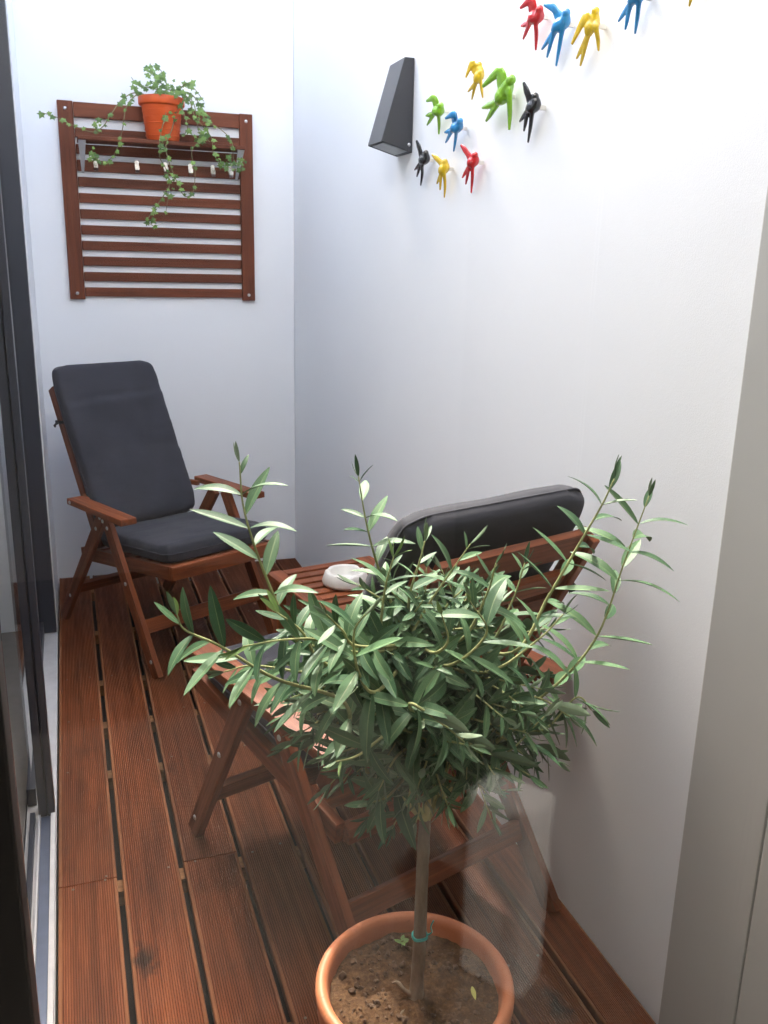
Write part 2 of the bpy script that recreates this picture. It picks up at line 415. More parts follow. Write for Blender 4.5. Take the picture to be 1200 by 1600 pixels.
# the room the picture is taken from, behind the pane
rf = structure(box('room_floor', (-2.7, -2.6, -.12), (-.192, YE - .002, -.006), 'roomfloor'))
rf2 = structure(box('room_floor', (-.188, -2.6, -.12), (1.20, .84, -.006), 'roomfloor'))
structure(box('room_ceiling', (-2.7, -2.6, 2.40), (1.2, .855, 2.6), 'room'))
structure(box('room_ceiling', (-2.7, .862, 2.30), (-.24, YE - .002, 2.358), 'room'))
tag(box('room_wall', (-2.8, -2.6, -.1), (-2.702, YE, 2.398), 'room'), 'far inner wall of the room behind the glazing', 'wall')
tag(box('back_wall', (-2.7, -2.8, -.1), (1.2, -2.602, 2.398), 'room'), 'back wall of the room facing the pane', 'wall')
tag(box('upper_bounce_wall', (-2.7, .60, 2.602), (1.2, .80, 4.6), 'wall_smooth'), 'white wall above the pane, height added to bounce sunlight into the well', 'wall')  # unseen; built up high so its sunlit face bounces light into the well
tag(box('room_side_wall', (1.03, -2.6, -.1), (1.2, -.64, 2.398), 'room'), 'inner side wall of the room behind the grey panelling', 'wall')
cup = thing('low_cupboard', 'low white grooved cupboard inside the room, mirrored in the pane', 'cupboard', (.70, .18, 0), math.atan2(.27, .19))
obj('carcass', box_mesh('carcass', (0, -.10, -.004), (.142, -.015, .43), .002), 'cabinet', cup)
for k in range(3): obj('board', box_mesh('board', (.002 + k * .047, -.0145, .004), (.045 + k * .047, 0, .432), .004), 'cabinet', cup)
fix = thing('fixed_window', 'large fixed pane in a black frame in front of the potted olive', 'window', (.46, YG, 0))
kid(fix, box('frame_post', (-.235, YG - .03, -.004), (-.075, YG + .03, 2.398), 'black', None, .003))
kid(fix, box('frame_rail', (-.073, YG - .03, 2.33), (1.004, YG + .03, 2.398), 'black', None, .003))
kid(fix, box('frame_rail', (-.073, YG - .03, -.004), (1.004, YG + .03, .035), 'black', None, .003))
kid(fix, box('pane', (-.073, YG - .003, .036), (1.004, YG + .003, 2.329), 'glass'))

# ------------------------------------------------------------------ slatted wall panel
TX0, TX1, TZ0, TZ1 = .0265, .834, 1.271, 2.066
tp = thing('slatted_wall_panel', 'dark red-brown slatted wooden panel hung on the end wall', 'wall panel', (.43, YE, TZ0))
def tk(o): return kid(tp, o)
for x0, x1 in ((TX0, TX0 + .062), (TX1 - .057, TX1)):
    s = beam('stile', ((x0 + x1) / 2, YE - .0125, TZ0), ((x0 + x1) / 2, YE - .0125, TZ1), x1 - x0, .024, 'trellis', None, (0, -1, 0))
    tk(s)
    for z in (TZ0 + .025, TZ1 - .03): tk(obj('bolt', BOLT, None, None, aim(((x0 + x1) / 2, YE - .0247, z), (0, -1, 0))))
sx0, sx1 = TX0 + .0635, TX1 - .0585
for i in range(11):
    z = TZ0 + .012 + .0645 * i + .0195
    tk(beam('slat', (sx0, YE - .010, z), (sx1, YE - .010, z), .014, .039 if i != 8 else .045, 'trellis', None, (0, 0, 1)))
tk(beam('top_rail', (sx0, YE - .011, TZ1 - .031), (sx1, YE - .011, TZ1 - .031), .022, .058, 'trellis', None))
SHZ = 1.912
sh = thing('wall_shelf', 'narrow wooden shelf on steel brackets fixed to the slatted panel', 'shelf', (.43, YE - .04, SHZ))
for k, (d0, d1) in enumerate(((.001, .0690), (.0702, .139))):
    kid(sh, beam('board', (.095, YE - .027 - (d0 + d1) / 2, SHZ), (.775, YE - .027 - (d0 + d1) / 2, SHZ), d1 - d0, .016, 'trellis', None))
def bracket_mesh():
    bm = bmesh.new(); a = [bm.verts.new(p) for p in ((-.015, -.125, 0), (.015, -.125, 0), (.005, 0, -.115), (-.005, 0, -.115))]
    b = [bm.verts.new(v.co + Vector((0, .003, .003))) for v in a]
    bm.faces.new(a); bm.faces.new(list(reversed(b)))
    for i in range(4): bm.faces.new((a[i], b[i], b[(i + 1) % 4], a[(i + 1) % 4]))
    bmesh.ops.recalc_face_normals(bm, faces=bm.faces[:]); return bm_mesh(bm, 'bracket')
BR = bracket_mesh()
for x in (.112, .758): kid(sh, obj('bracket', BR, 'bracket', None, Matrix.Translation((x, YE - .026, SHZ - .0085))))
def hook_mesh():
    bm = bmesh.new(); P = [(0, .028), (-.004, .028), (-.006, -.012), (-.014, -.024), (-.026, -.022), (-.030, -.008), (-.026, -.007), (-.022, -.016), (-.015, -.017), (-.010, -.010), (0, -.02)]
    P = [(0, .030), (-.005, .030), (-.005, -.004), (-.011, -.012), (-.019, -.012), (-.024, -.004), (-.024, .008), (-.029, .008), (-.029, -.008), (-.021, -.018), (-.009, -.018), (0, -.008)]
    w = .0085; a = [bm.verts.new((-w, y, z)) for y, z in P]; b = [bm.verts.new((w, y, z)) for y, z in P]
    n = len(P); bm.faces.new(a); bm.faces.new(list(reversed(b)))
    for i in range(n): bm.faces.new((a[i], b[i], b[(i + 1) % n], a[(i + 1) % n]))
    bmesh.ops.recalc_face_normals(bm, faces=bm.faces[:]); return bm_mesh(bm, 'coat_hook')
HK = hook_mesh(); hook_labels = ['first nickel hook from the house side on the slatted panel', 'second nickel hook from the house side on the slatted panel', 'third nickel hook from the house side, behind ivy', 'third nickel hook from the long white wall on the slatted panel', 'second nickel hook from the long white wall on the slatted panel', 'nickel hook nearest the long white wall, among ivy leaves']
for x, lb in zip((.165, .333, .453, .558, .655, .733), hook_labels):
    tag(obj('coat_hook', HK, 'chrome', None, Matrix.Translation((x, YE - .018, 1.818))), lb, 'hook', 'nickel hooks on the slatted panel')

# ------------------------------------------------------------------ ivy in its pot
IPX, IPY, IPZ = .438, YE - .027 - .078, SHZ + .0085
ip = thing('ivy_pot', 'small bright orange ribbed plastic pot on the wall shelf', 'flower pot', (IPX, IPY, IPZ))
obj('pot_body', lathe('pot_body', [(0, .001), (.062, 0), (.066, .004), (.082, .135), (.084, .138), (.091, .138), (.094, .142), (.0945, .166), (.092, .170), (.086, .170), (.080, .150), (.075, .145), (0, .143)], 40), 'ivypot', ip)
for k in range(5):
    bm = bmesh.new(); r = .068 + .014 * (k * .024 + .02) / .13; z = .02 + k * .024
    add_tube(bm, [(r * math.cos(a * math.pi / 20), r * math.sin(a * math.pi / 20), z) for a in range(41)], [.0013] * 41, 5, None, False)
    obj('rib', bm_mesh(bm, 'rib', True), 'ivypot', ip)
obj('soil', lathe('soil', [(0, .150), (.05, .151), (.0795, .149)], 24), 'soil', ip)
def ivy_leaf(size):
    bm = bmesh.new(); c = bm.verts.new((0, .35 * size, .03 * size)); out = []
    A = [(-.06, .0), (-.30, -.12), (-.50, .02), (-.34, .22), (-.62, .52), (-.26, .56), (0, 1.05), (.26, .56), (.62, .52), (.34, .22), (.50, .02), (.30, -.12), (.06, .0)]
    for x, y in A: out.append(bm.verts.new((x * size, y * size, -.12 * size * (x * x * 3 + (y - .3) ** 2))))
    for i in range(len(A)): bm.faces.new((c, out[(i + 1) % len(A)], out[i]))
    bmesh.ops.recalc_face_normals(bm, faces=bm.faces[:]); return bm_mesh(bm, 'leaf')
IVL = [ivy_leaf(s) for s in (.014, .018, .023, .027)]
iv = thing('ivy_plant', 'trailing green ivy spilling over the shelf from the orange pot', 'ivy', (IPX, IPY, IPZ + .15))
def cp(x, y): return (x / 2.727 + 40, y / 2.727 + 60)
rim = (IPX, IPY, IPZ + .155)
vines = [
 [(485, 238), (430, 290), (412, 390), (380, 490), (330, 530), (280, 492)],
 [(480, 232), (410, 262), (360, 330), (330, 375), (285, 398), (205, 372), (130, 335), (70, 316)],
 [(585, 228), (600, 300), (575, 410), (570, 500), (600, 560), (612, 630), (598, 738)],
 [(640, 240), (628, 370), (598, 470), (640, 600), (678, 672), (714, 650), (722, 560), (708, 480), (760, 420)],
 [(680, 228), (738, 275), (762, 350), (828, 385), (878, 440), (888, 520), (928, 552)],
 [(600, 220), (690, 250), (720, 330), (790, 420), (800, 490), (840, 540), (905, 560)],
 [(612, 630), (575, 690), (535, 745), (520, 780), (550, 802)],
 [(560, 220), (480, 200), (450, 165)], [(560, 215), (545, 150), (530, 105)], [(600, 215), (585, 150), (560, 120)],
 [(650, 220), (690, 190), (720, 215), (760, 268)], [(660, 235), (668, 300), (690, 380), (668, 420)], [(705, 260), (740, 400), (785, 440)]]
leaf_jobs = []
vb = bmesh.new()
for vi, v in enumerate(vines):
    n = len(v); pts = []
    for i, p in enumerate(v):
        y = IPY - .02 - .085 * min(1, i / 1.5) if vi not in (7, 8, 9) else IPY - .02 * i
        if vi == 6: y = IPY - .11
        pts.append(at_y(cp(*p), y + random.uniform(-.012, .012)))
    if vi not in (6,): pts = [Vector(rim) + Vector((random.uniform(-.04, .04), random.uniform(-.05, .0), -.01))] + pts
    c = catmull(pts, 7); add_tube(vb, c, lerp_list([.0024, .0019, .0014], len(c)), 5)
    d = 0
    for a, b in zip(c, c[1:]):
        d += (b - a).length
        if d > .021:
            d = 0; leaf_jobs.append((b.copy(), (b - a).normalized(), 1.0))
ivs = obj('stems', bm_mesh(vb, 'stems', True), 'vine', iv); ivs.matrix_basis = iv.matrix_basis.inverted()
for (cx, cy, rx, ry, n) in ((545, 150, 40, 48, 20), (570, 200, 60, 25, 18), (650, 215, 65, 38, 28), (500, 205, 45, 25, 10), (710, 300, 38, 45, 12), (745, 410, 40, 35, 11), (890, 530, 45, 32, 12), (285, 490, 28, 25, 6), (590, 320, 22, 25, 5), (305, 370, 40, 22, 7), (850, 510, 45, 28, 7), (535, 755, 26, 28, 5), (620, 610, 25, 30, 5), (760, 330, 40, 50, 7)):
    for k in range(n):
        a = random.uniform(0, 6.28); r = math.sqrt(random.random())
        leaf_jobs.append((at_y(cp(cx + rx * r * math.cos(a), cy + ry * r * math.sin(a)), IPY - .06 + random.uniform(-.06, .05)), Vector((math.cos(a), -.2, -.6)), 1.0))
random.shuffle(leaf_jobs); leaf_jobs = leaf_jobs[:296]
for p, t, s in leaf_jobs:
    nrm = Vector((random.uniform(-.6, .6), -1, random.uniform(.1, 1.1))).normalized()
    dirn = Vector((random.uniform(-1, 1), random.uniform(-.5, .1), random.uniform(-1, .35)))
    Yv = (dirn - nrm * dirn.dot(nrm)).normalized(); Xv = Yv.cross(nrm)
    mw = Matrix((Xv, Yv, nrm)).transposed().to_4x4(); mw.translation = p + Vector((0, -.004, 0))
    o = obj('leaf', random.choice(IVL), 'ivy', iv); o.matrix_basis = iv.matrix_basis.inverted() @ mw

# ------------------------------------------------------------------ wedge wall lamp
lm = thing('wall_lamp', 'anthracite wedge-shaped wall lamp with a downward lens on the white wall', 'wall lamp', (XR, 2.763, 1.774))
def wedge():
    bm = bmesh.new(); y0, y1 = 2.698, 2.828; xb = XR - .002
    prof = [(xb, 1.774), (XR - .101, 1.801), (XR - .033, 2.036), (xb, 2.036)]
    a = [bm.verts.new((x, y0, z)) for x, z in prof]; b = [bm.verts.new((x, y1, z)) for x, z in prof]
    bm.faces.new(a); bm.faces.new(list(reversed(b)))
    fs = [bm.faces.new((a[i], b[i], b[(i + 1) % 4], a[(i + 1) % 4])) for i in range(4)]
    bmesh.ops.recalc_face_normals(bm, faces=bm.faces[:])
    r = bmesh.ops.inset_region(bm, faces=[fs[0]], thickness=.012, depth=-.004)
    bmesh.ops.bevel(bm, geom=[e for e in bm.edges if e.calc_face_angle(0) > .3], offset=.0012, segments=1, affect='EDGES')
    return bm_mesh(bm, 'housing')
h = obj('housing', wedge(), 'lampblk', lm); h.matrix_basis = lm.matrix_basis.inverted()
a, b = Vector((XR - .014, 0, 1.7775 + .0025)), Vector((XR - .089, 0, 1.798 + .0025))
bm = bmesh.new(); up_ = Vector((.26, 0, 1)).normalized() * .003
vs = [bm.verts.new(p + Vector((0, y, 0)) - up_ * k) for k in (0, .6) for p, y in ((a, 2.712), (b, 2.712), (b, 2.814), (a, 2.814))]
for f in ((0, 1, 2, 3), (7, 6, 5, 4), (0, 4, 5, 1), (1, 5, 6, 2), (2, 6, 7, 3), (3, 7, 4, 0)): bm.faces.new([vs[i] for i in f])
bmesh.ops.recalc_face_normals(bm, faces=bm.faces[:])
o = obj('lens', bm_mesh(bm, 'lens'), 'frost', lm); o.matrix_basis = lm.matrix_basis.inverted()
kid(lm, obj('screw', disc_mesh('screw', .0055, .003, 12), 'steel', None, aim((XR - .012, 2.6975, 1.797), (0, -1, 0))))

# ------------------------------------------------------------------ ceramic swallows on the long wall
def bp(l): return l
birds = [
 ('red', 'red ceramic swallow, highest red one on the wall', dict(h=(842, 10.7), br=(846, 25), b=(836, 24), r=(828, 34.7), t1=(814, 40.7), t2=(817.3, 61.3), L=[(833, 16), (829.3, 1.3), (812.7, 12.7)], R=[(837.3, 29.3), (838, 53.3), (837, 78.7)]), 1),
 ('blue', 'blue ceramic swallow between the highest red one and a yellow one', dict(h=(884, 16), br=(888, 30.7), b=(876, 36), r=(865.3, 49.3), t1=(846.7, 77.3), t2=(854.7, 90), L=[(872, 24), (864, 12), (850, 7.3)], R=[(880, 38.7), (874.7, 69.3), (869, 103.3)]), 1),
 ('yellow', 'large yellow ceramic swallow with both wings hanging, between two blue ones', dict(h=(930, 12), br=(932, 30.7), b=(924, 38.7), r=(918.7, 54.7), t1=(900.7, 92), t2=(906.7, 103.3), L=[(920, 32), (913.3, 29.3), (893.3, 69.3)], R=[(930.7, 42.7), (934, 60), (935.3, 80)]), 1),
 ('blue', 'blue ceramic swallow cut off by the top edge, tail and wing tip showing', dict(h=(1003.3, -27.5), br=(1007.3, -12.8), b=(995.3, -7.5), r=(984.6, 5.8), t1=(966, 33.8), t2=(977, 46.5), L=[(991.3, -19.5), (983.3, -31.5), (969.3, -36.2)], R=[(999.3, -4.8), (996, 26), (992.3, 53)]), 1),
 ('yellow', 'yellow ceramic swallow of which only the tail tip shows', dict(h=(1100, -81), br=(1102, -62.3), b=(1094, -54.3), r=(1088.7, -38.3), t1=(1070.7, -1), t2=(1076.7, 10.3), L=[(1090, -61), (1083.3, -63.7), (1063.3, -23.7)], R=[(1100.7, -50.3), (1104, -33), (1105.3, -13)]), 1),
 ('yellow', 'small yellow ceramic swallow touching the wing of the big green one', dict(h=(747.4, 98), br=(751.5, 110), b=(748, 118), r=(743.3, 129), t1=(731, 143.6), t2=(737, 155.8), L=[(741.6, 109), (737.5, 99), (727.6, 121.4)], R=[(749.8, 115), (752, 135), (754.2, 153)]), .8),
 ('green', 'big green ceramic swallow, largest bird on the wall', dict(h=(800, 120), br=(794.5, 136), b=(786, 149), r=(778.3, 159.3), t1=(753.8, 168.7), t2=(759.7, 189), L=[(785, 132), (779.5, 113), (754.5, 135)], R=[(794.7, 141.8), (796.5, 172), (795.8, 203)]), 1.25),
 ('black', 'black ceramic swallow beside the big green one', dict(h=(834.3, 147.7), br=(840.3, 159.3), b=(833, 166), r=(825, 172), t1=(812, 190), t2=(818.6, 205), L=[(828.5, 156), (823.8, 145), (818, 128.4)], R=[(832, 172), (829, 196.7), (825, 223)]), 1),
 ('green', 'small green ceramic swallow next to the wall lamp', dict(h=(687.8, 162), br=(690.5, 172.7), b=(684, 171.5), r=(678.5, 177.3), t1=(665.7, 180.8), t2=(667.4, 195.4), L=[(682, 163.3), (677.3, 153.8), (666.3, 158)], R=[(685, 176), (686, 192), (685.7, 210)]), .85),
 ('blue', 'small blue ceramic swallow below the small green one', dict(h=(718, 186.7), br=(720, 196), b=(713, 198.3), r=(706.5, 203), t1=(694.8, 207), t2=(696.2, 223), L=[(711, 187.8), (708.8, 179), (695.8, 185)], R=[(713.5, 201.8), (711.8, 217), (708.8, 236.8)]), .85),
 ('black', 'small black ceramic swallow just below the wall lamp', dict(h=(664, 236.8), br=(668.5, 246), b=(662, 248.5), r=(657.5, 254.3), t1=(648, 265.4), t2=(651.4, 276), L=[(658.7, 242.7), (655, 231), (650.7, 219.3)], R=[(659.8, 256.7), (659.8, 271.8), (657.3, 290)]), .8),
 ('yellow', 'small yellow ceramic swallow, lowest bird on the wall', dict(h=(693.7, 250.8), br=(699, 259), b=(692.5, 262.5), r=(689, 271.8), t1=(682.6, 287), t2=(687.6, 297), L=[(690, 255.5), (683.2, 248.5), (675, 241.5)], R=[(693.7, 267), (695.4, 288), (694.3, 309)]), .8),
 ('red', 'small red ceramic swallow below the big green one', dict(h=(741, 240.3), br=(745, 248.5), b=(738, 252), r=(733.3, 259), t1=(722.3, 277.7), t2=(727.7, 288), L=[(734.5, 246), (727.5, 235.7), (720, 226.3)], R=[(738.6, 257.8), (738, 277.7), (736.3, 301.6)]), .85)]
for colr, label, J, s in birds:
    px = lambda p, n: at_x(p, XR - n)
    Bc = px(J['b'], .030)
    t = thing('ceramic_swallow', label, 'swallow', (XR, Bc.y, Bc.z), 0, 'ceramic swallows on the white wall')
    bm = bmesh.new()
    k = s * .0117 * (Bc - Vector((0, 0, CAM_H))).length / 2.2
    head, breast, body, rump = px(J['h'], .034), px(J['br'], .026), px(J['b'], .032), px(J['r'], .034)
    spine = catmull([head, (breast * .55 + body * .45), (body + rump) / 2 + (body - rump) * .1, rump], 6)
    add_tube(bm, spine, lerp_list([k * .22, k * .85, k * 1.12, k * 1.25, k * 1.15, k * .9, k * .7], len(spine)), 12)
    hb = head.lerp(breast, .28)
    bmesh.ops.create_icosphere(bm, subdivisions=2, radius=k * .78, matrix=Matrix.Translation(hb))
    for tp_ in (px(J['t1'], .030), px(J['t2'], .026)):
        st = body.lerp(rump, .7); c = catmull([st, rump.lerp(tp_, .25), rump.lerp(tp_, .65), tp_], 5)
        add_tube(bm, c, lerp_list([(k * .6, k * .5), (k * .62, k * .38), (k * .55, k * .3), (k * .22, k * .2)], len(c)), 10, (1, 0, 0))
    bent = (Vector(J['L'][1]) - Vector(J['L'][0])).angle(Vector(J['L'][2]) - Vector(J['L'][1]), 0) > .9
    Lp = [body.lerp(breast, .3), px(J['L'][0], .036), px(J['L'][1], .044), px(J['L'][2], .050)]
    c = catmull(Lp, 6)
    add_tube(bm, c, lerp_list([(k * .9, k * .5), (k * 1.1, k * .5), ((k * 1.1) if bent else k * .75, k * .42), (k * .75, k * .34), (k * .28, k * .22)], len(c)), 10, (1, .3, .2))
    Rp = [body.lerp(breast, .5), px(J['R'][0], .032), px(J['R'][1], .022), px(J['R'][2], .016)]
    c = catmull(Rp, 6)
    add_tube(bm, c, lerp_list([(k * .6, k * .5), (k * .9, k * .5), (k * .62, k * .42), (k * .5, k * .34), (k * .2, k * .2)], len(c)), 10, (1, 0, 0))
    bmesh.ops.recalc_face_normals(bm, faces=bm.faces[:])
    me = bm_mesh(bm, 'figure'); o = obj('figure', me, 'bird_' + colr, t); o.matrix_basis = t.matrix_basis.inverted()
    md = o.modifiers.new('r', 'REMESH'); md.mode = 'VOXEL'; md.voxel_size = .0013; md.use_smooth_shade = True
    ms = o.modifiers.new('s', 'SMOOTH'); ms.factor = .5; ms.iterations = 2
    pg = box_mesh('hanger', (-.011, -.004, -.005), (.011, .004, .005), .0015)
    o = obj('hanger', pg, 'whitecer', t); o.matrix_basis = t.matrix_basis.inverted() @ Matrix.Translation((XR - .0125, Bc.y - .004, Bc.z - .002))

# ------------------------------------------------------------------ reclining chairs
def cushion_mesh(name, w, l, th, seed, fold=0.0, nx=30, ny=64):
    """puffed canvas cushion in its local xy plane, y from 0 to l, rounded on all sides"""
    bm = bmesh.new(); top = {}; bot = {}
    def prof(u): return (1 - abs(u) ** 16) ** .34
    for i in range(nx + 1):
        for j in range(ny + 1):
            u = -math.cos(math.pi * i / nx); v = -math.cos(math.pi * j / ny)
            u = .55 * u + .45 * (2 * i / nx - 1); v = .5 * v + .5 * (2 * j / ny - 1)
            hh = th / 2 * prof(u) * prof(v)
            wob = .006 * noise.noise(Vector((u * 2.2 + seed, v * 3.2, seed))) + .0035 * noise.noise(Vector((u * 2 + seed, v * 15, 3.3)))* (abs(u) ** 1.5)
            wob += fold * (-.006 * math.exp(-((v - .56 - .03 * u) / .035) ** 2) + .004 * math.exp(-((v - .47 - .03 * u) / .05) ** 2) - .006 * math.exp(-((v + .1 + .05 * u * u) / .03) ** 2) * abs(u) ** 2 - .005 * math.exp(-((v - .2) / .022) ** 2) * max(0, u) ** 2 - .006 * math.exp(-((v - .72 + .06 * u) / .025) ** 2) * abs(u) ** 3)
            edge = 1 + .012 * noise.noise(Vector((u * 3, v * 4, seed + 9)))
            x = u * w / 2 * edge; y = (v * .5 + .5) * l
            cr = 1 - .05 * max(0, abs(u) + abs(v) - 1.72) / .28        # softened corners
            x *= cr; y = l / 2 + (y - l / 2) * cr
            if i in (0, nx) or j in (0, ny): top[i, j] = bot[i, j] = bm.verts.new((x, y, 0))
            else: top[i, j] = bm.verts.new((x, y, hh + wob * prof(u) * prof(v))); bot[i, j] = bm.verts.new((x, y, -hh))
    for i in range(nx):
        for j in range(ny):
            bm.faces.new((top[i, j], top[i + 1, j], top[i + 1, j + 1], top[i, j + 1]))
            bm.faces.new((bot[i, j + 1], bot[i + 1, j + 1], bot[i + 1, j], bot[i, j]))
    return bm_mesh(bm, name, True)
def frame_m(o, x, y):
    o, x, y = Vector(o), Vector(x).normalized(), Vector(y).normalized(); z = x.cross(y).normalized()
    m = Matrix((x, y, z)).transposed().to_4x4(); m.translation = o; return m
def make_chair(label, loc, rz, arm, seed, sides=(-1, 1)):
    t = thing('reclining_chair', label, 'chair', loc, rz, 'reclining wooden garden chairs')
    W_ = 'chairwood'; zt = .548
    for s in (-1, 1):
        x = s * .283
        apexf, apexr = (x, -.045, zt), (x - s * .024, -.005, zt)
        fl = beam('leg', (x, -.36, .002), apexf, .022, .05, W_, t, (0, -.7, .7), .003)
        rl = beam('leg', (x - s * .024, .40, .002), apexr, .022, .05, W_, t, (0, .7, .7), .003)
        ar = beam('armrest', (s * .300, arm[0], .562), (s * .300, arm[1], .562), .066, .024, W_, t, (0, 0, 1), .004)
        rail = beam('seat_rail', (s * .234, -.405, .402), (s * .234, .235, .318), .022, .05, W_, t, (0, 0, 1), .003)
        st = beam('back_stile', (s * .207, .135, .36), (s * .207, .452, .945), .022, .046, W_, t, (0, -1, .5), .003)
        for p in ((-.075, .50), (-.045, .52), (-.335, .06), (-.185, .315)):
            obj('bolt', BOLT, None, t, aim((s * .2943, p[0], p[1]), (s, 0, 0)))
        for p in ((.02, .515), (.055, .465), (.31, .125)):
            obj('bolt', BOLT, None, t, aim((s * .2703, p[0], p[1]), (s, 0, 0)))
        obj('bolt', BOLT, None, t, aim((s * .3332, arm[1] - .025, .562), (s, 0, 0)))
        beam('arm_support', (s * .262, arm[1] - .04, .552), (s * .220, .22, .553), .02, .02, W_, t, (0, 0, 1), .003)
    beam('stretcher', (-.271, -.262, .165), (.271, -.262, .165), .022, .052, W_, t, (0, .35, .9))
    beam('stretcher', (-.247, .285, .16), (.247, .285, .16), .022, .046, W_, t, (0, -.4, .9))
    beam('seat_front_rail', (-.245, -.418, .404), (.245, -.418, .404), .022, .05, W_, t)
    for k in range(7):
        y = -.36 + k * .085
        beam('seat_slat', (-.222, y, .412 - (y + .36) * .131), (.222, y, .412 - (y + .36) * .131), .055, .014, W_, t, (0, .13, 1), .002)
    for k in range(9):
        f = .10 + k * .102 if k < 8 else .975
        hgt = .05 if k < 8 else .062
        p = Vector((0, .135 + .317 * f, .36 + .585 * f)) + Vector((0, .002, 0))
        beam('back_slat', (-.195, p.y, p.z), (.195, p.y, p.z), .016, hgt, W_, t, (0, .475, .88), .002)
    beam('seat_block', (-.223, .235, .312), (.223, .235, .312), .03, .04, W_, t)
    # cushions
    sc = obj('seat_cushion', cushion_mesh('seat_cushion', .49, .50, .074, seed), 'cushion', t, frame_m((0, -.395, .462), (1, 0, 0), (0, 1, -.10)))
    up = Vector((0, .317, .585)).normalized()
    nrm = Vector((1, 0, 0)).cross(up)
    o0 = Vector((0, .135, .36)) + up * .055 + Vector((0, -up.z, up.y)) * .075
    bc = obj('back_cushion', cushion_mesh('back_cushion', .475, .67, .072, seed + 4, 1.0), 'cushion', t, frame_m(o0, (1, 0, 0), up))
    for par, w, l, sd in ((sc, .49, .50, 1), (bc, .475, .67, 2)):
        bm = bmesh.new(); pts = []
        for k in range(65):
            a = 2 * math.pi * k / 64; e = .16
            cu = math.copysign(abs(math.cos(a)) ** e, math.cos(a)); sv = math.copysign(abs(math.sin(a)) ** e, math.sin(a))
            pts.append((cu * w / 2 * .995, l / 2 + sv * l / 2 * .995, .001 * math.sin(k)))
        add_tube(bm, pts, [.0028] * 65, 6, None, False)
        obj('piping', bm_mesh(bm, 'piping', True), 'cushion', par)
    for s in (-1, 1):
        bm = bmesh.new(); q = Vector((0, .135, .36)) + up * .52
        pts = [(s * .225, q.y - .05, q.z + .01), (s * .232, q.y - .01, q.z + .004), (s * .226, q.y + .03, q.z), (s * .20, q.y + .035, q.z)]
        add_tube(bm, catmull(pts, 5), [(.006, .0012)] * 16, 6, (1, 0, 0))
        pts = [(s * .233, q.y - .012, q.z + .004), (s * .246, q.y - .006, q.z - .004), (s * .240, q.y + .008, q.z - .016)]
        add_tube(bm, catmull(pts, 4), [.004, .005, .006, .005, .004, .005, .006, .004, .003], 6)
        obj('tie_strap', bm_mesh(bm, 'tie_strap', True), 'strap', t)
    return t
far = make_chair('reclining wooden chair with charcoal cushions facing out from the end wall', (.329, 3.44, 0), math.radians(26), (-.245, .155), 1.3)
far.scale = (.94, 1, 1)
far.location.x -= .022
make_chair('reclining wooden chair seen from behind, standing behind the olive tree', (.612, 1.815, 0), math.radians(198), (-.262, .335), 5.1)

# ------------------------------------------------------------------ slatted table with a dish
TZ = .44
a0, a1, a2 = at_z((416, 894), TZ), at_z((482, 955), TZ), at_z((558, 871), TZ)
ux = Vector((a2.x - a0.x, a2.y - a0.y, 0)).normalized(); uy = Vector((ux.y, -ux.x, 0))
TW, TL = .40, .52
tb = thing('slatted_side_table', 'low slatted red-brown table between the chairs by the white wall', 'table', (a0.x, a0.y, 0))
def tpt(u, v, z): p = ux * u + uy * v; return (p.x, p.y, z)
for u in (.028, TW - .028): beam('end_board', tpt(u, 0, TZ - .01), tpt(u, TL, TZ - .01), .056, .02, 'chairwood', tb)
nsl = 10
for k in range(nsl):
    v = .02 + (TL - .04) * k / (nsl - 1)
    beam('slat', tpt(.058, v, TZ - .011), tpt(TW - .058, v, TZ - .011), .038, .018, 'chairwood', tb)
for u in (.03, TW - .03):
    for v in (.04, TL - .04): beam('leg', tpt(u, v, .002), tpt(u, v, TZ - .021), .035, .035, 'chairwood', tb, (ux.x, ux.y, 0))
for v in (.04, TL - .04): beam('apron', tpt(.05, v, TZ - .05), tpt(TW - .05, v, TZ - .05), .02, .045, 'chairwood', tb)
dc = at_z((540, 905), TZ + .015)
ds = thing('white_dish', 'white ceramic ashtray on the slatted table', 'ashtray', (dc.x, dc.y, TZ + .0005))
bm = bmesh.new()
o = obj('bowl', lathe('bowl', [(0, .003), (.045, .0), (.073, .002), (.077, .012), (.067, .042), (.063, .0455), (.057, .0455), (.053, .041), (.048, .016), (.040, .011), (0, .010)], 48), 'whitecer', ds)
for v in o.data.vertices:                                  # three rests pressed into the rim
    if v.co.z > .038:
        an = math.atan2(v.co.y, v.co.x)
        for q in (.4, 2.5, 4.6):
            d = abs((an - q + math.pi) % (2 * math.pi) - math.pi)
            if d < .16: v.co.z -= .009 * (1 - (d / .16) ** 2)

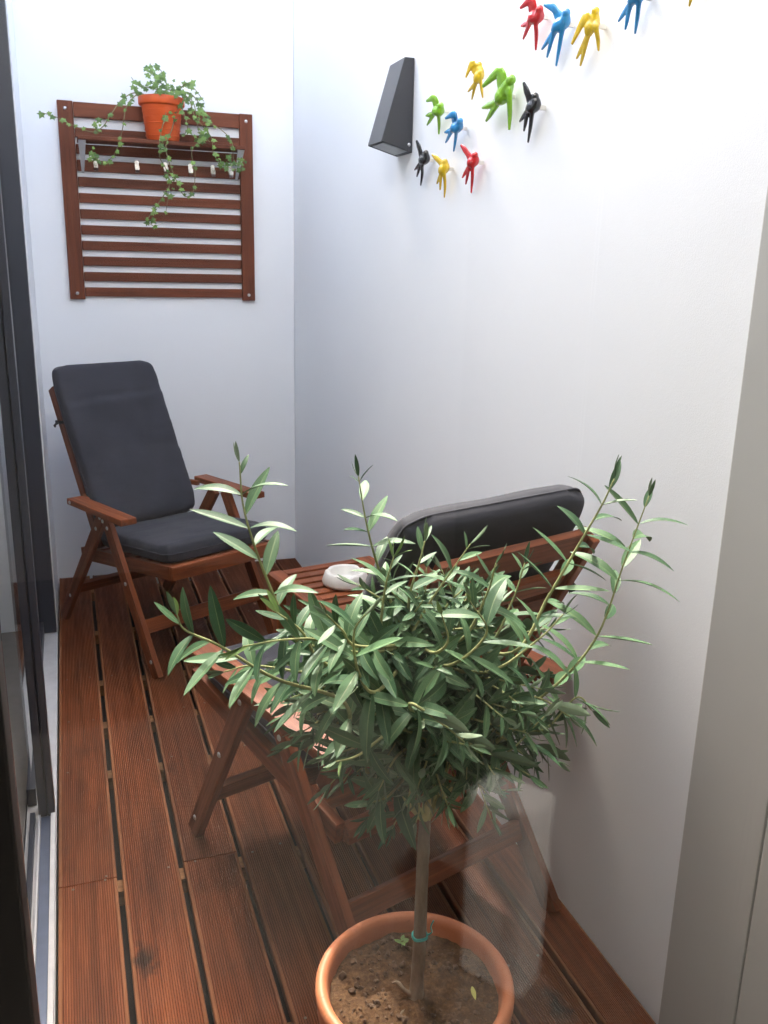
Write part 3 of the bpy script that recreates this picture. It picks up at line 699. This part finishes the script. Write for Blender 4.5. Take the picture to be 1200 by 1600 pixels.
# ------------------------------------------------------------------ olive in its terracotta pot
PX, PY, RIM = .476, 1.128, .300
pt = thing('terracotta_pot', 'large round terracotta pot with a rolled rim behind the pane', 'flower pot', (PX, PY, .001))
obj('pot_body', lathe('pot_body', [(0, .004), (.105, .0), (.112, .004), (.140, .235), (.142, .240), (.158, .243), (.1625, .250), (.166, .285), (.1655, .294), (.161, .3), (.154, .301), (.148, .297), (.1445, .288), (.136, .238), (.128, .20), (0, .195)], 96), 'pot', pt)
SOILZ = .270
bm = bmesh.new(); nr, na = 30, 90; prev = None
for i in range(nr + 1):
    r = .1412 * i / nr; ring = []
    for k in range(na if i else 1):
        a = 2 * math.pi * k / na; x, y = r * math.cos(a), r * math.sin(a)
        z = SOILZ + .010 * noise.noise(Vector((x * 16, y * 16, 2))) + .0055 * noise.noise(Vector((x * 60, y * 60, 5))) + .003 * noise.noise(Vector((x * 150, y * 150, 8))) + .010 * math.exp(-((x - .005) ** 2 + y * y) / .0012)
        ring.append(bm.verts.new((x, y, z)))
    if prev:
        for k in range(na):
            j = (k + 1) % na
            if len(prev) == 1: bm.faces.new((prev[0], ring[k], ring[j]))
            else: bm.faces.new((prev[k], ring[k], ring[j], prev[j]))
    prev = ring
obj('soil', bm_mesh(bm, 'soil', True), 'soil', pt)
bm = bmesh.new()
for k in range(330):
    r = .130 * math.sqrt(random.random()); a = random.uniform(0, 6.283); s = random.choice([.0015, .002, .002, .003, .003, .0045, .006]) * random.uniform(.7, 1.2)
    x, y = r * math.cos(a), r * math.sin(a)
    z = SOILZ + .010 * noise.noise(Vector((x * 16, y * 16, 2))) + .0055 * noise.noise(Vector((x * 60, y * 60, 5)))
    res = bmesh.ops.create_icosphere(bm, subdivisions=1, radius=s, matrix=Matrix.Translation((x, y, z + s * .25)))
    for v in res['verts']: v.co += Vector((random.uniform(-1, 1), random.uniform(-1, 1), random.uniform(-1, .4))) * s * .33
o = obj('soil_clods', bm_mesh(bm, 'soil_clods'), 'pebble', pt); o['kind'] = 'stuff'

def leaf_mesh(L, w, bend, fold, curl, young=False):
    """lanceolate leaf along +Y, upper side +Z, with its own thickness, a paler rib and a silvery underside"""
    bm = bmesh.new(); n = 9; th = .00035; rows = []
    for i in range(n + 1):
        t = i / n; hw = w * max(.02, (math.sin(math.pi * min(1, t * .93 + .035)) ** .85)) * (1 - .12 * t) if 0 < i < n else w * .05
        z = -bend * L * t * t + .02 * L * math.sin(3 * t); y = L * (t - .10 * bend * t * t); xs = curl * L * t * t
        row = []
        for k, q in enumerate((-1, -.07, .07, 1)):
            row.append((xs + q * hw, y, z + fold * abs(q) * hw * .55))
        rows.append(row)
    tv = [[bm.verts.new(p) for p in r] for r in rows]; bv = [[bm.verts.new((p[0], p[1], p[2] - th)) for p in r] for r in rows]
    for i in range(n):
        for k in range(3):
            f = bm.faces.new((tv[i][k], tv[i][k + 1], tv[i + 1][k + 1], tv[i + 1][k])); f.material_index = 2 if k == 1 else 0
            f = bm.faces.new((bv[i + 1][k], bv[i + 1][k + 1], bv[i][k + 1], bv[i][k])); f.material_index = 2 if k == 1 else 1
    me = bm_mesh(bm, 'leaf', True)
    me.materials.append(M['leaf_young' if young else 'leaf_top']); me.materials.append(M['leaf_under']); me.materials.append(M['leaf_rib'])
    return me
rl_ = random.Random(3)
LV = [leaf_mesh(L, L * rl_.uniform(.105, .150), rl_.uniform(-.05, .38), rl_.uniform(.15, .7), rl_.uniform(-.12, .12)) for L in (.030, .040, .050, .058, .065, .072, .078, .084, .090, .096, .102, .108)]
LENS = (.030, .040, .050, .058, .065, .072, .078, .084, .090, .096, .102, .108)
LY = [leaf_mesh(L, L * .10, .08, .5, 0, True) for L in (.018, .026, .035)]
ol = thing('olive_tree', 'young potted olive standard with a bushy grey-green crown', 'tree', (PX, PY, SOILZ))
inv = ol.matrix_basis.inverted()
TT = Vector((.484, 1.130, .615))
bm = bmesh.new()
tr = catmull([(.468, 1.108, .258), (.474, 1.116, .281), (.479, 1.123, .325), (.481, 1.126, .40), (.482, 1.128, .52), TT], 6)
add_tube(bm, tr, lerp_list([.020, .0135, .0115, .0108, .0104, .0100, .0095], len(tr)), 12)
for q in ([(.472, 1.112, .279), (.455, 1.118, .291), (.446, 1.13, .300), (.440, 1.135, .296)], [(.466, 1.106, .272), (.449, 1.098, .276), (.43, 1.09, .268)]):
    c = catmull(q, 5); add_tube(bm, c, lerp_list([.006, .0035, .0015], len(c)), 6)
for v in bm.verts: v.co += Vector((noise.noise(v.co * 60), noise.noise(v.co * 60 + Vector((9, 0, 0))), 0)) * .0012
o = obj('trunk', bm_mesh(bm, 'trunk', True), 'bark', ol); o.matrix_basis = inv
bm = bmesh.new()
for z, ph in ((.386, 0), (.389, 1)):
    c = [Vector((.481 + .0122 * math.cos(a / 3), 1.126 + .0122 * math.sin(a / 3), z + .001 * math.sin(a))) for a in range(20)]
    add_tube(bm, c, [.0016] * 20, 5)
add_tube(bm, catmull([(.492, 1.122, .388), (.499, 1.118, .396), (.496, 1.117, .408), (.500, 1.116, .420)], 5), [.0013] * 16, 5)
o = obj('string_tie', bm_mesh(bm, 'string_tie', True), 'string', ol); o.matrix_basis = inv

# limbs and shoots: (points, first leaf distance, leaf scale)
shoots = []; limbs = bmesh.new()
CR = random.Random(21)
mains = []
for a, rr, zz in ((.2, .13, .80), (1.3, .12, .84), (2.5, .14, .80), (3.4, .15, .76), (4.4, .12, .80), (5.4, .13, .78), (.9, .05, .90), (3.9, .05, .92)):
    e = TT + Vector((rr * math.cos(a), rr * math.sin(a) * .8, zz - TT.z))
    m = TT.lerp(e, .5) + Vector((CR.uniform(-.02, .02), CR.uniform(-.02, .02), -.01))
    c = catmull([TT - Vector((0, 0, .012)), m, e], 6); add_tube(limbs, c, lerp_list([.007, .005, .0035], len(c)), 7); mains.append(c)
def start_near(p):
    best = min((q for c in mains for q in c[4:]), key=lambda q: (q - p).length); return best.copy()
def shoot_px(pts, y0, y1, ls=1.0, root=True):
    n = len(pts); P = [at_y(p, y0 + (y1 - y0) * i / (n - 1)) for i, p in enumerate(pts)]
    if root: P = [start_near(P[0])] + P
    shoots.append((catmull(P, 8), ls, True))
shoot_px([(492, 1010), (455, 985), (415, 900), (382, 800), (374, 722)], 1.08, 1.06, .86)
shoot_px([(540, 1100), (430, 1060), (345, 1010), (290, 985), (277, 962)], 1.02, .98, .92)
shoot_px([(620, 960), (592, 890), (573, 820), (560, 745)], 1.18, 1.22, .82)
shoot_px([(800, 1020), (858, 930), (905, 850), (940, 790), (960, 748)], 1.05, 1.02, .90)
shoot_px([(800, 1125), (880, 1060), (935, 990), (975, 880), (1014, 775)], 1.04, 1.00, .98)
shoot_px([(790, 1140), (850, 1140), (900, 1090), (925, 1110)], 1.02, .98, .95)
shoot_px([(700, 1140), (780, 1180), (850, 1120)], .98, .95, .9)
shoot_px([(620, 1140), (560, 1180), (525, 1190)], .99, .94, .9)
shoot_px([(640, 1210), (605, 1245), (575, 1255)], 1.05, .98, .9)
shoot_px([(650, 1200), (655, 1262), (650, 1285)], 1.05, 1.02, .85)
shoot_px([(690, 1180), (740, 1225), (790, 1235)], 1.05, 1.0, .95)
shoot_px([(590, 1080), (560, 1050), (553, 990), (570, 960)], .98, .93, .95)
shoot_px([(640, 1100), (690, 1130), (726, 1160)], .96, .92, .95)
shoot_px([(700, 1040), (760, 990), (735, 940)], 1.0, .96, .95)
shoot_px([(620, 1040), (660, 960), (700, 900), (735, 850)], 1.08, 1.06, .8)
shoot_px([(560, 1020), (500, 1000), (440, 1000), (380, 1010)], 1.00, .96, .9)
shoot_px([(640, 980), (640, 930), (655, 880), (664, 845)], 1.10, 1.12, .8)
shoot_px([(700, 1000), (715, 950), (690, 890)], 1.14, 1.18, .8)
for q in ([(520, 1040), (470, 985), (430, 955)], [(540, 1060), (470, 1050), (395, 1040), (350, 1050)], [(560, 1080), (480, 1090), (440, 1120)], [(560, 1010), (535, 985), (510, 960)],
          [(600, 1000), (600, 930), (615, 870)], [(760, 1010), (800, 940), (820, 880)], [(760, 1050), (840, 1000), (880, 960)], [(770, 1090), (840, 1090), (890, 1120)], [(760, 1120), (830, 1160), (870, 1190)],
          [(720, 1000), (760, 930), (775, 880)], [(680, 1020), (700, 1000), (690, 960)], [(560, 1120), (500, 1110), (470, 1080)]):
    d_ = CR.uniform(-.05, .08); shoot_px(q, 1.04 + d_, 1.02 + d_ * 1.5, CR.uniform(.72, .9))
CC = Vector((.470, 1.115, .835))
for k in range(160):
    a = CR.uniform(0, 6.283); zc = CR.uniform(-1, 1); rr = math.sqrt(1 - zc * zc); f = CR.uniform(.55, 1.0)
    e = CC + Vector((.232 * rr * math.cos(a), .21 * rr * math.sin(a), .20 * zc)) * f
    if e.z < .60: e.z = .60 + CR.uniform(0, .05)
    s = start_near(CC.lerp(e, .35)); d = (e - s)
    m = s.lerp(e, .5) + Vector((CR.uniform(-.02, .02), CR.uniform(-.02, .02), CR.uniform(-.01, .03)))
    shoots.append((catmull([s, m, e], 8), CR.uniform(.58, .92), False))
camp = Vector((0, 0, CAM_H))
jobs = []                                                  # (matrix, length index, young)
for si, (c, ls, long_) in enumerate(shoots):
    add_tube(limbs, c, lerp_list([.0032, .0024, .0016, .0009] if long_ else [.0026, .0018, .0009], len(c)), 6)
    tot = sum((b - a).length for a, b in zip(c, c[1:])); acc = 0; nxt = .05 if long_ else .035; node = CR.randint(0, 3)
    prevp = c[0]
    for a, b in zip(c, c[1:]):
        seg = (b - a).length
        while acc + seg >= nxt:
            f = (nxt - acc) / seg; p = a.lerp(b, f); t = (b - a).normalized(); rem = tot - nxt
            base = t.orthogonal().normalized(); base.rotate(Matrix.Rotation(node * math.pi / 2 + CR.uniform(-.3, .3), 3, t)); node += 1
            for sgn in (1, -1):
                if CR.random() < .06: continue
                sd_ = base * sgn
                tipf = min(1, (rem + .012) / .07)
                ang = (.55 + .55 * tipf) * CR.uniform(.8, 1.2)
                d = (t * math.cos(ang) + sd_ * math.sin(ang) + Vector((0, 0, -.10 * tipf))).normalized()
                up = (t - d * t.dot(d)); up = (up.normalized() * .75 + Vector((0, -.12, .55)) + Vector((CR.uniform(-.3, .3), CR.uniform(-.3, .3), 0))); up = (up - d * up.dot(d)).normalized()
                Ln = .083 * ls * (1 if long_ else .92) * (.35 + .65 * tipf) * CR.uniform(.72, 1.1)
                if d.dot((camp - p).normalized()) > .72 and long_: continue
                X = d.cross(up); mw = Matrix((X, d, up)).transposed().to_4x4(); mw.translation = p
                young = rem < .012 and long_
                li = min(range(12), key=lambda q: abs(LENS[q] - Ln)) if not young else CR.randint(0, 2)
                jobs.append((mw, li, young, p))
            nxt += CR.uniform(.013, .021) * (1.35 if long_ and ls > .8 else 1)
        acc += seg
    for q in range(2):                                     # the tip pair
        t = (c[-1] - c[-2]).normalized(); sd_ = t.orthogonal(); sd_.rotate(Matrix.Rotation(CR.uniform(0, 6.28), 3, t))
        d = (t + sd_ * (.25 if q else -.2)).normalized(); up = t.cross(d).cross(d).normalized(); X = d.cross(up)
        mw = Matrix((X, d, up)).transposed().to_4x4(); mw.translation = c[-1]; jobs.append((mw, CR.randint(1, 2), True, c[-1]))
crown = obj('crown', bm_mesh(limbs, 'crown', True), 'twig', ol); crown.matrix_basis = inv
jobs.sort(key=lambda j: ((j[3] - camp).length - .9) / ((LY if j[2] else LV) and (.03 if j[2] else LENS[j[1]])) if False else (j[3] - camp).length - 1.6 * (0.02 if j[2] else LENS[j[1]]))
for mw, li, young, p in jobs[:295]:
    obj('leaf', (LY if young else LV)[li], None, crown, mw)
vs, fs, mi, tint = [], [], [], []
for mw, li, young, p in jobs[295:]:
    me = (LY if young else LV)[li]; b0 = len(vs); tv = CR.random()
    for v in me.vertices: vs.append(mw @ v.co); tint.append(tv)
    for pl in me.polygons: fs.append([b0 + i for i in pl.vertices]); mi.append(pl.material_index)
me = bpy.data.meshes.new('foliage'); me.from_pydata(vs, [], fs)
for m_ in ('leaf_top', 'leaf_under', 'leaf_rib'): me.materials.append(M[m_])
for pl, q in zip(me.polygons, mi): pl.material_index = q; pl.use_smooth = True
at_ = me.attributes.new('tint', 'FLOAT', 'POINT'); at_.data.foreach_set('value', tint)
o = obj('foliage', me, None, ol); o.matrix_basis = inv; o['kind'] = 'stuff'
print('leaves', len(jobs))

# seedling and fallen leaf on the soil
sp_ = at_z((627, 1480), SOILZ + .004)
sdl = thing('seedling', 'tiny green weed seedling growing in the olive pot', 'seedling', sp_)
bm = bmesh.new(); add_tube(bm, [(0, 0, -.016), (.001, 0, .008), (0, .001, .017)], [.001, .0009, .0006], 5)
obj('stem', bm_mesh(bm, 'stem', True), 'twig', sdl)
for k in range(6):
    a = k * 2.4; d = Vector((math.cos(a), math.sin(a), .45 - .1 * (k % 2))).normalized(); up = Vector((0, 0, 1)); up = (up - d * up.dot(d)).normalized()
    mw = Matrix((d.cross(up), d, up)).transposed().to_4x4(); mw.translation = (0, 0, .006 + .002 * k)
    mw = mw @ Matrix.Diagonal((2.0, .8, 1, 1)); obj("leaf", LY[0], None, sdl, mw)
fp = at_z((737, 1553), SOILZ + .010)
fl = leaf_mesh(.032, .0042, .1, .6, .1); fl.materials.clear(); fl.materials.append(M['yellowleaf'])
o = obj('fallen_leaf', fl, None, None, Matrix.Translation((fp.x, fp.y - .015, SOILZ + .012)) @ Matrix.Rotation(-.15, 4, 'Z'))
for pl in o.data.polygons: pl.material_index = 0
tag(o, 'curled yellow-green leaf lying on the potting soil', 'leaf')
